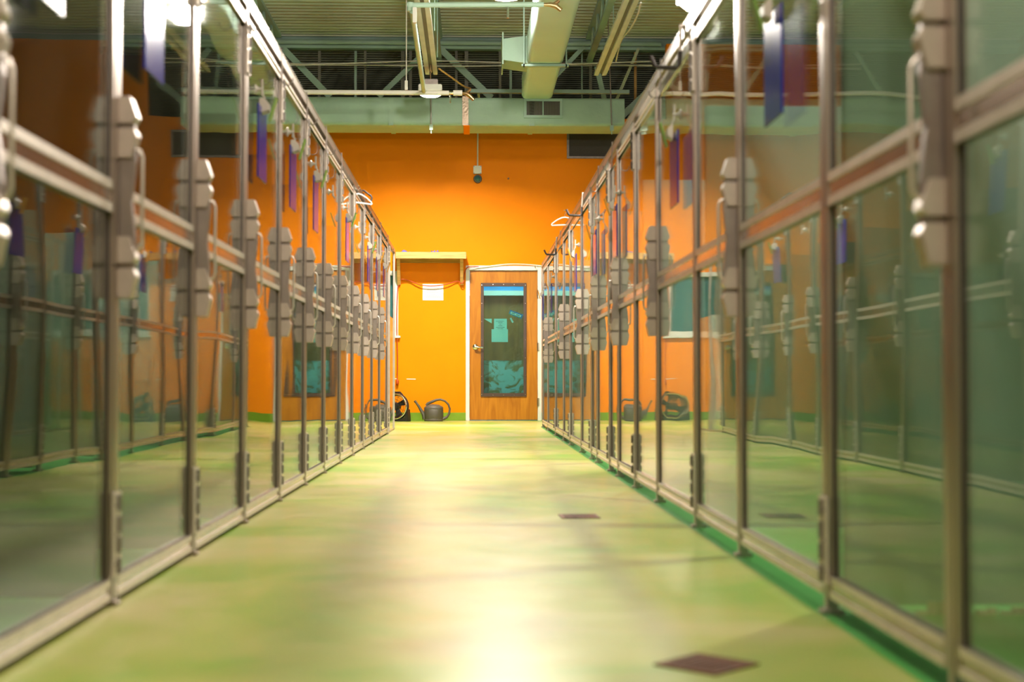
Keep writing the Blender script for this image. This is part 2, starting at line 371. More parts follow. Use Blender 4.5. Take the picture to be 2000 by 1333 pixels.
# ------------------------------------------------------------------ kennel fronts
def latch_parts(gate, s, y):
    def plate():
        p = [(0.012, 0.745), (0.046, 0.745), (0.050, 0.80), (0.052, 0.88), (0.047, 0.93), (0.042, 0.975), (0.047, 1.02), (0.052, 1.07), (0.050, 1.14), (0.044, 1.215), (0.012, 1.215)]
        return MB().prism([(s * a, z) for a, z in p], 'y', -0.012, 0.012).mesh('latch_plate', 'steel_plate', bevel=0.002)
    L = link('latch_plate', cached(('lp', s), plate), gate, (0, y, 0))
    def blocks(z0, nm):
        def f():
            m = MB()
            up = [(0.012, z0 + 0.084), (0.012, z0 + 0.150), (0.040, z0 + 0.150), (0.057, z0 + 0.100), (0.048, z0 + 0.084)]
            dn = [(0.012, z0), (0.012, z0 + 0.072), (0.050, z0 + 0.072), (0.057, z0 + 0.056), (0.043, z0)]
            m.prism([(s * a, z) for a, z in up], 'y', -0.024, 0.024); m.prism([(s * a, z) for a, z in dn], 'y', -0.024, 0.024)
            return m.mesh(nm, 'steel_cast', bevel=0.002)
        return f
    link('latch_block', cached(('lbu', s), blocks(1.075, 'latch_block')), L)
    link('latch_block', cached(('lbl', s), blocks(0.735, 'latch_block')), L)
    def rod():
        return MB().tube([(s * 0.04, 0, 1.10), (s * 0.060, 0, 1.095), (s * 0.066, 0, 1.08), (s * 0.066, 0, 0.87), (s * 0.060, 0, 0.855), (s * 0.04, 0, 0.85)], 0.0045, 8).mesh('pull_rod', 'steel_bright', smooth=True)
    link('pull_rod', cached(('rod', s), rod), L)
def hinge_parts(gate, s, y, top):
    for z in (0.07, top - 0.30):
        def leaf():
            m = MB().box(s * 0.0145, s * 0.021, -0.036, -0.008, 0, 0.2).box(s * 0.0145, s * 0.021, 0.008, 0.036, 0, 0.2)
            return m.mesh('hinge', 'steel_bright', bevel=0.0015)
        H = link('hinge', cached(('hg', s), leaf), gate, (0, y, z))
        def pin():
            m = MB()
            for k in range(4): m.tube([(s * 0.022, 0, 0.005 + k * 0.05), (s * 0.022, 0, 0.042 + k * 0.05)], 0.008, 8)
            return m.mesh('hinge_knuckle', 'steel_dark', smooth=True)
        link('hinge_knuckle', cached(('pin', s), pin), H)
        def scw():
            m = MB()
            for yy in (-0.02, 0.02):
                for zz in (0.03, 0.1, 0.17): m.lathe([(0.005, s * 0.021), (0.004, s * 0.023)], 6, (0, yy, zz), ax='x')
            return m.mesh('hinge_screw', 'steel_dark')
        link('hinge_screw', cached(('hs', s), scw), H)['kind'] = 'stuff'
def gate_frame(g, s, W, gap, top, kind):
    # g: parent; local origin at near end of opening, on the floor
    st = 0.021; zt = top - 0.075
    a = 0.018 if kind else 0.0155; b = W - a
    k = (round(W, 3), gap, top, s)
    stile = cached(('st', k), lambda: MB().box(-0.012, 0.012, 0, st, gap, zt).mesh('stile', 'steel', bevel=0.002))
    s1 = link('stile', stile, g, (0, a, 0)); s2 = link('stile', stile, g, (0, b - st, 0))
    gk = cached(('gk', k), lambda: MB().box(-0.0055, 0.0055, 0, 0.004, gap + 0.05, zt - 0.04).mesh('edge_shade', 'rubber_and_shade_black'))  # thin dark strips standing in for the dark reflection along stile edges
    if kind: link('edge_shade', gk, s1, (0, st, 0)); link('edge_shade', gk, s2, (0, -0.004, 0))
    else: link('edge_shade', gk, g, (0, a + st, 0)); link('edge_shade', gk, g, (0, b - st - 0.004, 0))
    def rail(z0, z1, nm):
        return lambda: MB().box(-0.009, 0.009, a + st, b - st, z0, z1).mesh(nm, 'steel_smooth')
    def strips(lo, hi, hh):
        def f():
            m = MB()
            for z0 in (lo, hi - hh): m.box(-0.013, 0.013, a + st, b - st, z0, z0 + hh)
            return m.mesh('edge_strip', 'steel_bright')
        return f
    rb_ = link('bottom_rail', cached(('br', k), rail(gap, gap + 0.05, 'bottom_rail')), g)
    rc_ = link('crossbar', cached(('cb', k), rail(0.937, 1.013, 'crossbar')), g)
    rt_ = link('top_rail', cached(('tr', k), rail(zt - 0.04, zt, 'top_rail')), g)
    if kind:
        link('edge_strip', cached(('es1', k), strips(gap, gap + 0.05, 0.016)), rb_)
        link('edge_strip', cached(('es2', k), strips(0.937, 1.013, 0.021)), rc_)
        link('edge_strip', cached(('es3', k), strips(zt - 0.04, zt, 0.010)), rt_)
    else:
        link('edge_strip', cached(('es1', k), strips(gap, gap + 0.05, 0.016)), g)
        link('edge_strip', cached(('es2', k), strips(0.937, 1.013, 0.021)), g)
    link('glass_pane', cached(('gl', k), lambda: MB().box(-0.003, 0.003, a + st, b - st, gap + 0.05, 0.937).mesh('glass_pane', 'gate_glass')), g)
    link('glass_pane', cached(('gu', k), lambda: MB().box(-0.003, 0.003, a + st, b - st, 1.013, zt - 0.04).mesh('glass_pane', 'gate_glass')), g)

def frame_parts(fr, s, posts, top, x, hb):
    pm = cached(('post', s), lambda: MB().box(-0.014, 0.014, -0.0145, 0.0145, 0, top - 0.045).box(-0.026, 0.026, -0.026, 0.026, 0, 0.012).mesh('post', 'steel', bevel=0.003))
    for y in posts: link('post', pm, fr, (0, y, 0))
    y0, y1 = posts[0] - 0.024, posts[-1] + 0.024
    m = MB().box(-0.018, 0.018, y0, y1, top - 0.045, top - 0.004).box(-0.021, 0.021, y0, y1, top - 0.004, top)
    m.build('header_rail', 'steel', fr)
    hs = MB()
    for y in posts: hs.lathe([(0.007, 0), (0.005, 0.006)], 6, (0, y, top))
    hs.build('header_bolt', 'steel_bright', fr)['kind'] = 'stuff'

# left row
frL = thing('kennel_row', (XL, 0, 0), 'steel post and rail frame carrying the row of glass gates on the left', 'kennel')
frame_parts(frL, 1, PL, TOPL, XL, 0)
parm = MB().box(-1.85, -0.03, -0.012, 0.012, 0.02, 1.55).mesh('partition_panel', 'partition_shaded', bevel=0.003)
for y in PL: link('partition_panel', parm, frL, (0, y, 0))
MB().box(-1.9, -1.86, PL[0], PL[-1], 0, 1.9).build('back_panel', 'partition_shaded', frL)
notes = {0: 'blue card folder hung inside its near edge', 2: 'bare upper pane'}
for i in range(len(PL) - 1):
    W = PL[i + 1] - PL[i]
    g = thing('kennel_gate', (XL, PL[i], 0), 'steel framed glass kennel gate with pull latch, %s from the camera in the left row' % ORD[i], 'gate', 'glass gates of the left row', 0)
    gate_frame(g, 1, W, 0.015, TOPL, 1)
    latch_parts(g, 1, 0.03); hinge_parts(g, 1, W - 0.0, TOPL)
# right row
frR = thing('kennel_row', (XR, 0, 0), 'steel post and rail frame with fixed glass panels along the right side', 'kennel')
PR = [SEGR[0][0]] + [q[1] for q in SEGR]
frame_parts(frR, -1, PR, TOPR, XR, 0)
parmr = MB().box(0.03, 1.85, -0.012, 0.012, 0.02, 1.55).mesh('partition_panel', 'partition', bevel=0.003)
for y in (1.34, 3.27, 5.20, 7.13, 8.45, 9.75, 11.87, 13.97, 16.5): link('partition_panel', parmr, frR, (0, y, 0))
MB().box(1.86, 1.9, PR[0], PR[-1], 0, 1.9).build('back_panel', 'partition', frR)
gi = 0
for (y0, y1, kd) in SEGR:
    W = y1 - y0
    if kd == 'panel':
        p = link('fixed_panel', cached(('fp', round(W, 3)), lambda: MB().box(-0.010, 0.010, 0.016, W - 0.016, TOPR - 0.074, TOPR - 0.046).mesh('fixed_panel', 'steel')), frR, (0, y0, 0))
        gate_frame(p, -1, W, 0.04, TOPR, 0)
    else:
        g = thing('kennel_gate', (XR, y0, 0), 'steel framed glass kennel gate with pull latch, %s from the camera in the right row' % ORD[gi], 'gate', 'glass gates of the right row')
        gate_frame(g, -1, W, 0.04, TOPR, 1)
        latch_parts(g, -1, 0.03 if kd == 'far' else W - 0.03)
        hinge_parts(g, -1, W if kd == 'far' else 0.0, TOPR)
        gi += 1
# half-height clear end screen and two slotted posts past the last left gate
es = thing('end_screen', (XL, 14.45, 0), 'clear half height end screen closing the far end of the left row', 'screen')
MB().box(-0.004, 0.004, 0.0, 1.32, 0.02, 1.22).build('clear_sheet', 'gate_glass', es)
MB().box(-0.012, 0.012, 0.0, 1.32, 0.0, 0.02).build('floor_channel', 'steel', es)
for yy in (0.35, 1.28):
    sp = MB().box(-0.012, -0.006, yy, yy + 0.04, 0.0, TOPL - 0.05).box(-0.012, 0.014, yy, yy + 0.006, 0.0, TOPL - 0.05).box(-0.012, 0.014, yy + 0.034, yy + 0.04, 0.0, TOPL - 0.05).build('slotted_post', 'steel_bright', es)
MB().box(-0.016, 0.016, -0.01, 1.32, TOPL - 0.05, TOPL - 0.005).build('top_rail', 'steel', es, bevel=0.003)

# torn sealant under the first partition on the right
sl = MB()
for k in range(40):
    x = 0.05 + k * 0.028
    hgt = random.uniform(0.004, 0.03); 
    if random.random() < 0.8: sl.box(x, x + random.uniform(0.015, 0.03), -0.03, -0.012, 0.0, hgt)
sl.build('sealant_bead', 'sealant', frR, loc=(0, 3.27, 0))

# ------------------------------------------------------------------ card folders on suction hooks
def folder(s, x, y, zb, label, tagmat='clip_green', sheet=True, wdt=0.216):
    t = thing('card_folder' if sheet else 'suction_hook', (x, y, zb), label, 'folder' if sheet else 'hook', 'blue card folders on the gates' if sheet else 'bare suction hooks')
    def sh(): return MB().box(-0.003, 0.003, 0.0, wdt, 0, 0.29).mesh('sheet', 'blue_plastic', bevel=0.0015)
    def cup():
        m = MB().lathe([(0.022, -s * 0.026), (0.012, -s * 0.020), (0.006, -s * 0.008), (0.005, s * 0.006)], 14, (0, wdt / 2, 0.365), ax='x')
        m.tube([(0, wdt / 2, 0.365), (s * 0.004, wdt / 2, 0.34), (s * 0.010, wdt / 2, 0.325), (s * 0.014, wdt / 2, 0.335)], 0.004, 6)
        m.tube([(0, wdt / 2, 0.34), (0, wdt / 2, 0.405)], 0.005, 6)
        return m.mesh('suction_cup', 'cup_clear', smooth=True)
    link('suction_cup', cached(('cup', s), cup), t)
    if sheet:
        link('sheet', cached(('sheet', s), sh), t)
        def clip():
            m = MB().prism([(-0.008, 0.262), (s * 0.03 - 0.0, 0.275), (s * 0.032, 0.302), (s * 0.012, 0.325), (-0.008, 0.325)], 'y', wdt / 2 - 0.03, wdt / 2 + 0.03)
            return m.mesh('clip', 'clip_white', bevel=0.003)
        cl = link('clip', cached(('clip', s), clip), t)
        def tg(): return MB().prism([(s * 0.026, 0.235), (s * 0.034, 0.237), (s * 0.062, 0.33), (s * 0.054, 0.332)], 'y', wdt / 2 - 0.022, wdt / 2 + 0.022).mesh('clip_lever', tagmat, bevel=0.002)
        link('clip_lever', cached(('lev', s, tagmat), tg), cl)
XFL, XFR = XL + 0.030, XR - 0.030
fl_l = [(0, 'in the frame corner'), (1, ''), (3, ''), (4, ''), (5, ''), (7, ''), (9, ''), (10, ''), (11, '')]
for n, (i, _) in enumerate(fl_l):
    folder(1, XFL, PL[i] + (0.24, 0.2, 0.16)[min(n, 2)], 1.335 if n else 1.28, 'glossy blue card folder clipped to the glass of the %s gate on the left' % ORD[i], 'clip_amber' if i > 9 else 'clip_green')
for i in (6, 8):
    folder(1, XFL, PL[i] + 0.14, 1.31, 'bare clear suction hook on the %s gate on the left' % ORD[i], sheet=False)
for n, (y, wh) in enumerate(((3.62, 'the second fixed panel'), (5.47, 'the third fixed panel'), (7.80, 'the fourth gate'), (9.1, 'the fifth gate'), (10.85, 'the sixth panel'), (14.2, 'the eighth gate'), (15.9, 'the last panel'))):
    folder(-1, XFR, y, 1.225, 'glossy blue card folder on the glass of %s on the right' % wh, 'clip_green' if n < 2 else 'clip_amber')

# ------------------------------------------------------------------ hooks and hangers on the header rails
def wire_hook(s, x, y, top, label):
    p = [(-s * 0.024, 0, top - 0.06), (-s * 0.024, 0, top + 0.006), (s * 0.026, 0, top + 0.006), (s * 0.028, 0, top - 0.10)]
    for k in range(9):
        a = math.pi * k / 8
        p.append((s * (0.028 + 0.025 * (1 - math.cos(a))), 0.0, top - 0.13 - 0.03 * math.sin(a)))
    o = MB().tube([Vector(q) for q in p], 0.0028, 6).build('wire_hook', 'steel_dark', None, smooth=True, loc=(x, y, 0))
    tag(o, label, 'hook', 'thin wire hooks on the header rails')
for i in (3, 4, 5, 6, 7, 9, 11, 12):
    wire_hook(1, XL, PL[i] - 0.12, TOPL, 'thin wire hook on the left header rail, just before the %s post' % ORD[i])
for i, y in enumerate((6.0, 8.1, 9.0, 12.9)):
    wire_hook(-1, XR, y, TOPR, 'thin wire hook on the right header rail, %s from the camera' % ORD[i])
def arm_hook(s, x, y, top, label, drop=0.16, reach=0.125):
    t = thing('arm_hook', (x, y, 0), label, 'hook', 'black armed hooks on the header rails')
    MB().tube([(-s * 0.024, 0, top - 0.08), (-s * 0.024, 0, top + 0.008), (s * 0.024, 0, top + 0.008), (s * 0.03, 0, top - drop * 0.62)], 0.006, 8).build('hanger_wire', 'steel_bright', t, smooth=True)
    z = top - drop
    MB().tube([(s * 0.03, 0, top - drop * 0.6), (s * 0.032, 0, z + 0.012), (s * 0.045, 0, z), (s * (reach - 0.01), 0, z + 0.002), (s * reach, 0, z + 0.008), (s * (reach + 0.018), 0, z + 0.045)], 0.0085, 8).build('coated_arm', 'rubber_and_shade_black', t, smooth=True)
arm_hook(-1, XR, 5.42, TOPR, 'large black coated arm hook nearest the camera on the right rail')
arm_hook(-1, XR, 10.3, TOPR, 'black coated arm hook midway along the right rail')
arm_hook(-1, XR, 13.5, TOPR, 'black coated arm hook near the door end of the right rail')
hk = MB().tube([(0.0, 0, TOPL + 0.01), (0.03, 0, TOPL + 0.01), (0.085, 0, TOPL - 0.03), (0.092, 0, TOPL - 0.045), (0.075, 0, TOPL - 0.105)], 0.007, 8).build('arm_hook', 'rubber_and_shade_black', None, smooth=True, loc=(XL, 11.0, 0))
tag(hk, 'bent black hook jutting from the left rail', 'hook', 'black armed hooks on the header rails')
def coat_hanger(x, y, z, label, rz):
    t = thing('coat_hanger', (x, y, z), label, 'hanger', 'white plastic hangers', rz); t.scale = (0.58, 0.58, 0.75)
    hk = [(0, 0, 0.0)] + [(0.02 * math.sin(a), 0, 0.045 + 0.02 * (1 - math.cos(a)) - 0.0) for a in [k * math.pi / 8 for k in range(0, 11)]]
    MB().tube(hk, 0.003, 6).build('hanger_hook', 'chrome', t, smooth=True)
    sh = [(-0.20, 0, -0.085), (-0.19, 0, -0.07), (-0.12, 0, -0.03), (-0.05, 0, -0.004), (0, 0, 0.004), (0.05, 0, -0.004), (0.12, 0, -0.03), (0.19, 0, -0.07), (0.20, 0, -0.085), (0.19, 0, -0.092), (0.10, 0, -0.088), (0, 0, -0.085), (-0.10, 0, -0.088), (-0.19, 0, -0.092)]
    MB().tube(sh, 0.008, 8, close=True).build('hanger_shoulder', 'white_plastic', t, smooth=True)
coat_hanger(XR - 0.03, 12.2, TOPR + 0.045, 'white plastic hanger hooked over the right rail', 0)
coat_hanger(XL + 0.02, 10.6, TOPL - 0.07, 'white plastic hanger hooked over the left rail', 0.6)

# ------------------------------------------------------------------ floor drains
def drain(u, v, sz, rz, label):
    p = at(u, v, 1.0); k = CAMZ / (CAMZ - p.z); x, y = p.x * k, k
    t = thing('floor_drain', (x, y, 0.0), label, 'drain', 'rusty floor drains', rz)
    h_ = sz / 2
    MB().box(-h_, h_, -h_, -h_ + 0.012, 0, 0.004).box(-h_, h_, h_ - 0.012, h_, 0, 0.004).box(-h_, -h_ + 0.012, -h_ + 0.012, h_ - 0.012, 0, 0.004).box(h_ - 0.012, h_, -h_ + 0.012, h_ - 0.012, 0, 0.004).build('drain_rim', 'rust', t)
    MB().box(-h_ + 0.012, h_ - 0.012, -h_ + 0.012, h_ - 0.012, 0, 0.001).build('drain_pan', 'steel_dark', t)
    gb = cached(('grate', sz), lambda: MB().box(-h_ + 0.012, h_ - 0.012, -0.005, 0.005, 0.001, 0.0035).mesh('grate_bar', 'rust'))
    n = 7
    for j in range(n): link('grate_bar', gb, t, (0, -h_ + 0.012 + (sz - 0.024) * (j + 0.5) / n, 0))
drain(1380, 1300, 0.142, math.pi / 4, 'rusty square floor drain turned diamond-wise nearest the camera')
drain(1131, 1010, 0.15, 0.04, 'rusty square floor drain farther down the corridor')

# ------------------------------------------------------------------ shelf, notices, cords
sh = thing('wall_shelf', (-0.55, D, 2.17), 'raw lumber wall shelf on braces beside the door', 'shelf')
MB().box(-0.47, 0.47, -0.35, -0.31, 0.0, 0.09).build('front_board', 'lumber', sh, bevel=0.004)
MB().box(-0.47, 0.47, -0.31, 0.0, 0.06, 0.08).build('shelf_board', 'lumber', sh, bevel=0.002)
MB().box(-0.43, 0.43, -0.04, 0.0, -0.03, 0.06).build('ledger', 'lumber', sh, bevel=0.003)
for x in (-0.44, 0.41):
    MB().bar((x, -0.29, 0.05), (x, -0.02, -0.32), 0.05, 0.045).build('brace', 'lumber', sh, bevel=0.003)
for k, (x, wd) in enumerate(((-0.88, 0.15), (-0.50, 0.12))):
    m = MB(); n, q = 9, 5
    for a in range(n):
        for b_ in range(q):
            fx = a / (n - 1); fy = b_ / (q - 1)
            ed = min(fx, 1 - fx, fy, 1 - fy)
            m.v.append((x + wd * (fx - 0.5), D - 0.30 + 0.16 * fy, 2.25 + (0.004 if ed == 0 else 0.012 + random.uniform(0.0, 0.035))))
    for a in range(n - 1):
        for b_ in range(q - 1): m.f.append((a * q + b_, (a + 1) * q + b_, (a + 1) * q + b_ + 1, a * q + b_ + 1))
    o = m.build('crumpled_cloth', 'violet_cloth', None, smooth=True)
    md = o.modifiers.new('thick', 'SOLIDIFY'); md.thickness = 0.004
    tag(o, ['wider violet cloth crumpled on the window end of the shelf', 'smaller violet cloth crumpled on the door end of the shelf'][k], 'cloth', 'violet cloths on the shelf')
def notice(name, u0, u1, v0, v1, y, lines, label, inkmat, parent=None):
    a = at(u0, v1, y); b = at(u1, v0, y)
    t = thing(name, (a.x, y, a.z), label, 'notice')
    W, H = b.x - a.x, b.z - a.z
    MB().box(0, W, -0.0015, 0.0, 0, H).build('sheet', 'paper', t)
    for (fy, f0, f1, hh) in lines:
        m = MB(); x = f0
        while x < f1 - 0.01:
            wl = random.uniform(0.03, 0.10); x2 = min(x + wl, f1)
            m.box(W * x, W * x2, -0.0025, -0.0015, H * fy - hh / 2, H * fy + hh / 2); x = x2 + 0.018
        m.build('printed_line', inkmat, t)
    return t
notice('wall_notice', 825.5, 866, 555, 587, D - 0.001, [(0.74, 0.28, 0.78, .004), (0.66, 0.22, 0.8, .004), (0.56, 0.32, 0.66, .004), (0.48, 0.2, 0.78, .004), (0.36, 0.38, 0.6, .004), (0.28, 0.2, 0.8, .005), (0.2, 0.15, 0.88, .006)], 'white printed notice taped to the orange wall under the shelf', 'ink_pale')
yn = D + 0.032
notice('door_notice', 964.8, 990, 623, 645, yn, [(0.78, 0.16, 0.76, .006), (0.65, 0.33, 0.67, .006), (0.51, 0.43, 0.56, .005), (0.38, 0.34, 0.65, .006), (0.24, 0.16, 0.83, .006), (0.11, 0.28, 0.7, .005)], 'small printed notice behind the door glass above a blank sheet', 'ink')
notice('door_notice', 960, 992, 643.5, 668.5, yn + 0.002, [], 'blank sheet behind the door glass below the printed notice', 'ink')
a = at(945, 623, yn); b = at(960.5, 623, yn); c = at(960.5, 632, yn)
o = MB().prism([(a.x, a.z), (b.x, b.z), (c.x, c.z)], 'y', yn, yn + 0.0015).build('paper_scrap', 'paper'); tag(o, 'torn triangular paper scrap behind the door glass', 'paper')
# slanted colourful name sticker
ctr = at(1007.5, 614.5, yn); st = thing('door_sticker', ctr, 'slanted blue and green bordered sticker on the door glass', 'sticker'); st.rotation_euler = (0, math.radians(20), 0)
MB().box(-0.095, 0.095, 0, 0.002, -0.033, 0.033).build('border', 'sticker_blue', st)
MB().box(-0.075, 0.075, -0.001, 0.0, -0.014, 0.014).build('name_strip', 'paper', st)
MB().box(-0.06, -0.012, -0.002, -0.001, -0.004, 0.005).box(0.004, 0.06, -0.002, -0.001, -0.005, 0.004).build('printed_line', 'ink', st)
for k in range(5): MB().box(-0.092 + 0.037 * k, -0.075 + 0.037 * k, -0.001, 0, -0.032, -0.017).build('green_patch', 'clip_green', st)
ctr = at(999.5, 626, yn); tp = MB().box(-0.012, 0.012, 0, 0.0015, -0.035, 0.035).build('tape_strip', 'paper', None, loc=ctr); tp.rotation_euler = (0, math.radians(-28), 0)
tag(tp, 'short strip of white tape on the door glass', 'tape')
def cable(name, pts, r, mat, label, n=6, sm=6):
    # Catmull-Rom through the points
    P = [Vector(p) for p in pts]; out = []
    for k in range(len(P) - 1):
        p0, p1, p2, p3 = P[max(k - 1, 0)], P[k], P[k + 1], P[min(k + 2, len(P) - 1)]
        for j in range(sm):
            t = j / sm
            out.append(0.5 * ((2 * p1) + (p2 - p0) * t + (2 * p0 - 5 * p1 + 4 * p2 - p3) * t * t + (3 * p1 - p0 - 3 * p2 + p3) * t ** 3))
    out.append(P[-1])
    return MB().tube(out, r, n).build(name, mat, None, smooth=True)
yc = D - 0.03
cd_ = cable('extension_cord', [at(776, 742, yc), at(776.5, 700, yc), at(775, 620, yc), at(778, 556, yc), at(786, 546, yc - .03), at(800, 549, yc), at(822, 557, yc - 0.02), at(845, 559, yc - .02), at(870, 556, yc - .02), at(893, 550, yc), at(900, 554, yc - .05), at(905, 551, yc - .05), at(907, 535, yc), at(914, 522, yc - .02), at(935, 521, yc - .02)], 0.007, 'red_cord', '')
ec = thing('extension_lead', (at(776, 745, yc).x, yc, at(776, 748, yc).z), 'red extension cord looped under the shelf braces and hanging down the wall', 'cord')
cd_.parent = ec; cd_.location = -Vector(ec.location); cd_.name = 'cord'
MB().lathe([(0.012, -0.03), (0.02, -0.02), (0.022, 0.02), (0.012, 0.045)], 12).build('plug', 'red_cord', ec, smooth=True)
wc = cable('white_cable', [at(916, 526, D - .05), at(940, 522, D - .05), at(990, 516.5, D - .05), at(1030, 517, D - .05), at(1065, 520, D - .05)], 0.006, 'white_plastic', '')
tag(wc, 'thin white cable draped along the top of the door frame', 'cable')
for k, u in enumerate((1045, 1064, 1081)):
    p = at(u, 522, D - 0.035)
    o = MB().tube([p + Vector((0, 0, 0.02)), p + Vector((0, -0.01, 0.0)), p + Vector((0, -0.03, -0.012)), p + Vector((0, -0.04, 0.004))], 0.004, 6).build('cup_hook', 'chrome', None, smooth=True)
    tag(o, 'small chrome cup hook on the door frame head, %s from the handle side' % ORD[k], 'hook', 'cup hooks over the door')

# watering can
wx = at(847, 822, 19.0)
wc = thing('watering_can', (wx.x, 19.02, 0), 'dark grey plastic watering can on the floor by the orange wall', 'watering can')
MB().lathe([(0.122, 0), (0.126, 0.008), (0.128, 0.03), (0.126, 0.033), (0.128, 0.036), (0.128, 0.16), (0.125, 0.163), (0.128, 0.166), (0.127, 0.185), (0.118, 0.195), (0.07, 0.222), (0.045, 0.226)], 32, sy=0.75).build('body', 'grey_plastic', wc, smooth=True)
hp = [(-0.10, 0, 0.208), (-0.08, 0, 0.235), (-0.02, 0, 0.262), (0.04, 0, 0.285), (0.09, 0, 0.29), (0.15, 0, 0.27), (0.195, 0, 0.225), (0.215, 0, 0.165), (0.205, 0, 0.10), (0.175, 0, 0.055), (0.125, 0, 0.03)]
MB().tube(hp, [0.018, 0.02, 0.019, 0.016, 0.015, 0.014, 0.014, 0.014, 0.015, 0.018, 0.024], 12).build('handle', 'grey_plastic', wc, smooth=True)
MB().tube([(-0.115, 0, 0.03), (-0.135, 0, 0.09), (-0.19, 0, 0.185), (-0.235, 0, 0.25), (-0.255, 0, 0.275)], [0.035, 0.026, 0.018, 0.015, 0.017], 12).build('spout', 'grey_plastic', wc, smooth=True)
# floor fan
ff = thing('floor_fan', (-1.03, 19.0, 0), 'round chrome rimmed floor fan on a black stand', 'fan', None, math.radians(-25))
ring = [(0.175 * math.cos(2 * math.pi * k / 32), 0, 0.2 + 0.165 * math.sin(2 * math.pi * k / 32)) for k in range(32)]
MB().tube(ring, 0.011, 10, close=True).build('rim', 'chrome', ff, smooth=True)
ring2 = [(0.168 * math.cos(2 * math.pi * k / 32), 0.05, 0.2 + 0.158 * math.sin(2 * math.pi * k / 32)) for k in range(32)]
MB().tube(ring2, 0.02, 8, close=True).build('shroud', 'black_plastic', ff, smooth=True)
for r_ in (0.06, 0.1, 0.14):
    MB().tube([(r_ * math.cos(2 * math.pi * k / 24), -0.005, 0.2 + r_ * .95 * math.sin(2 * math.pi * k / 24)) for k in range(24)], 0.0025, 5, close=True).build('guard_ring', 'black_plastic', ff)
for k in range(8):
    a = math.pi * k / 8
    MB().tube([(0.17 * math.cos(a), -0.002, 0.2 + 0.16 * math.sin(a)), (-0.17 * math.cos(a), -0.002, 0.2 - 0.16 * math.sin(a))], 0.0022, 5).build('guard_spoke', 'black_plastic', ff)
MB().lathe([(0.045, -0.012), (0.05, 0.0), (0.05, 0.09), (0.03, 0.11)], 18, (0, 0, 0.2), ax='y').build('motor', 'black_plastic', ff, smooth=True)
for k in range(4):
    a = k * math.pi / 2 + 0.5; ca, sa = math.cos(a), math.sin(a)
    m = MB(); P_ = []
    for (r0, off, dy) in ((0.045, -0.02, 0.02), (0.14, -0.06, 0.012), (0.145, 0.03, 0.04), (0.045, 0.025, 0.04)):
        P_.append((r0 * ca - off * sa, dy, 0.2 + r0 * sa + off * ca))
    m.v = P_ + [(x, y + 0.004, z) for x, y, z in P_]; m.f = [(0, 1, 2, 3), (7, 6, 5, 4), (0, 4, 5, 1), (1, 5, 6, 2), (2, 6, 7, 3), (3, 7, 4, 0)]
    m.build('fan_blade', 'black_plastic', ff)
MB().prism([(-0.2, 0), (0.2, 0), (0.185, 0.16), (0.17, 0.16), (0.15, 0.06), (0.08, 0.035), (-0.08, 0.035), (-0.15, 0.06), (-0.17, 0.16), (-0.185, 0.16)], 'y', 0.0, 0.09).build('stand', 'black_plastic', ff, bevel=0.004)
MB().tube([(-0.09, 0.06, 0.345), (-0.05, 0.06, 0.385), (0.05, 0.06, 0.385), (0.09, 0.06, 0.345)], 0.012, 8).build('carry_handle', 'black_plastic', ff, smooth=True)

# junction box, conduit and round sensor on the wall; dark mesh panel
p = at(932.5, 332.5, D)
jb = thing('junction_box', (p.x, D, p.z), 'pale square junction box fed by a conduit high on the orange wall', 'electrical box')
MB().box(-0.055, 0.055, -0.045, 0, -0.055, 0.055).build('cover', 'white_paint', jb, bevel=0.004)
MB().tube([(0.002, -0.015, 0.055), (0.006, -0.015, 0.75)], 0.01, 8).build('conduit', 'white_paint', jb, smooth=True)
for sx in (-1, 1):
    for sz in (-1, 1): MB().lathe([(0.006, -0.045), (0.004, -0.048)], 6, (sx * 0.046, 0, sz * 0.046), ax='y').build('screw', 'steel_dark', jb)
p = at(933, 350, D)
cs = thing('dome_sensor', (p.x, D, p.z), 'dark round dome camera just below the junction box', 'camera')
MB().lathe([(0.058, 0), (0.058, -0.025), (0.05, -0.035)], 24, ax='y').build('housing', 'black_plastic', cs, smooth=True)
MB().lathe([(0.046, -0.035), (0.042, -0.05), (0.028, -0.066), (0.01, -0.074)], 24, ax='y').build('dome', 'teal_pane', cs, smooth=True)
p = at(993, 349, D)
o = MB().lathe([(0.014, 0), (0.012, -0.02), (0.006, -0.03)], 10, p, ax='y').build('wall_plug', 'steel_dark', None, smooth=True); tag(o, 'tiny dark fastener left in the orange wall right of the sensor', 'fastener')
a = at(1107, 310, D); b = at(1200, 262, D)
mp_ = thing('wall_grille', (a.x, D, a.z), 'dark fine mesh grille panel in a grey frame high on the orange wall', 'grille')
W, H = 1.05, b.z - a.z + 0.03
MB().box(0, W, -0.03, 0, 0, 0.03).box(0, W, -0.03, 0, H - 0.03, H).box(0, 0.03, -0.03, 0, 0.03, H - 0.03).box(W - 0.03, W, -0.03, 0, 0.03, H - 0.03).build('grille_frame', 'steel_dark', mp_, bevel=0.003)
MB().box(0.03, W - 0.03, -0.012, 0, 0.03, H - 0.03).build('mesh_sheet', 'dark_mesh', mp_)

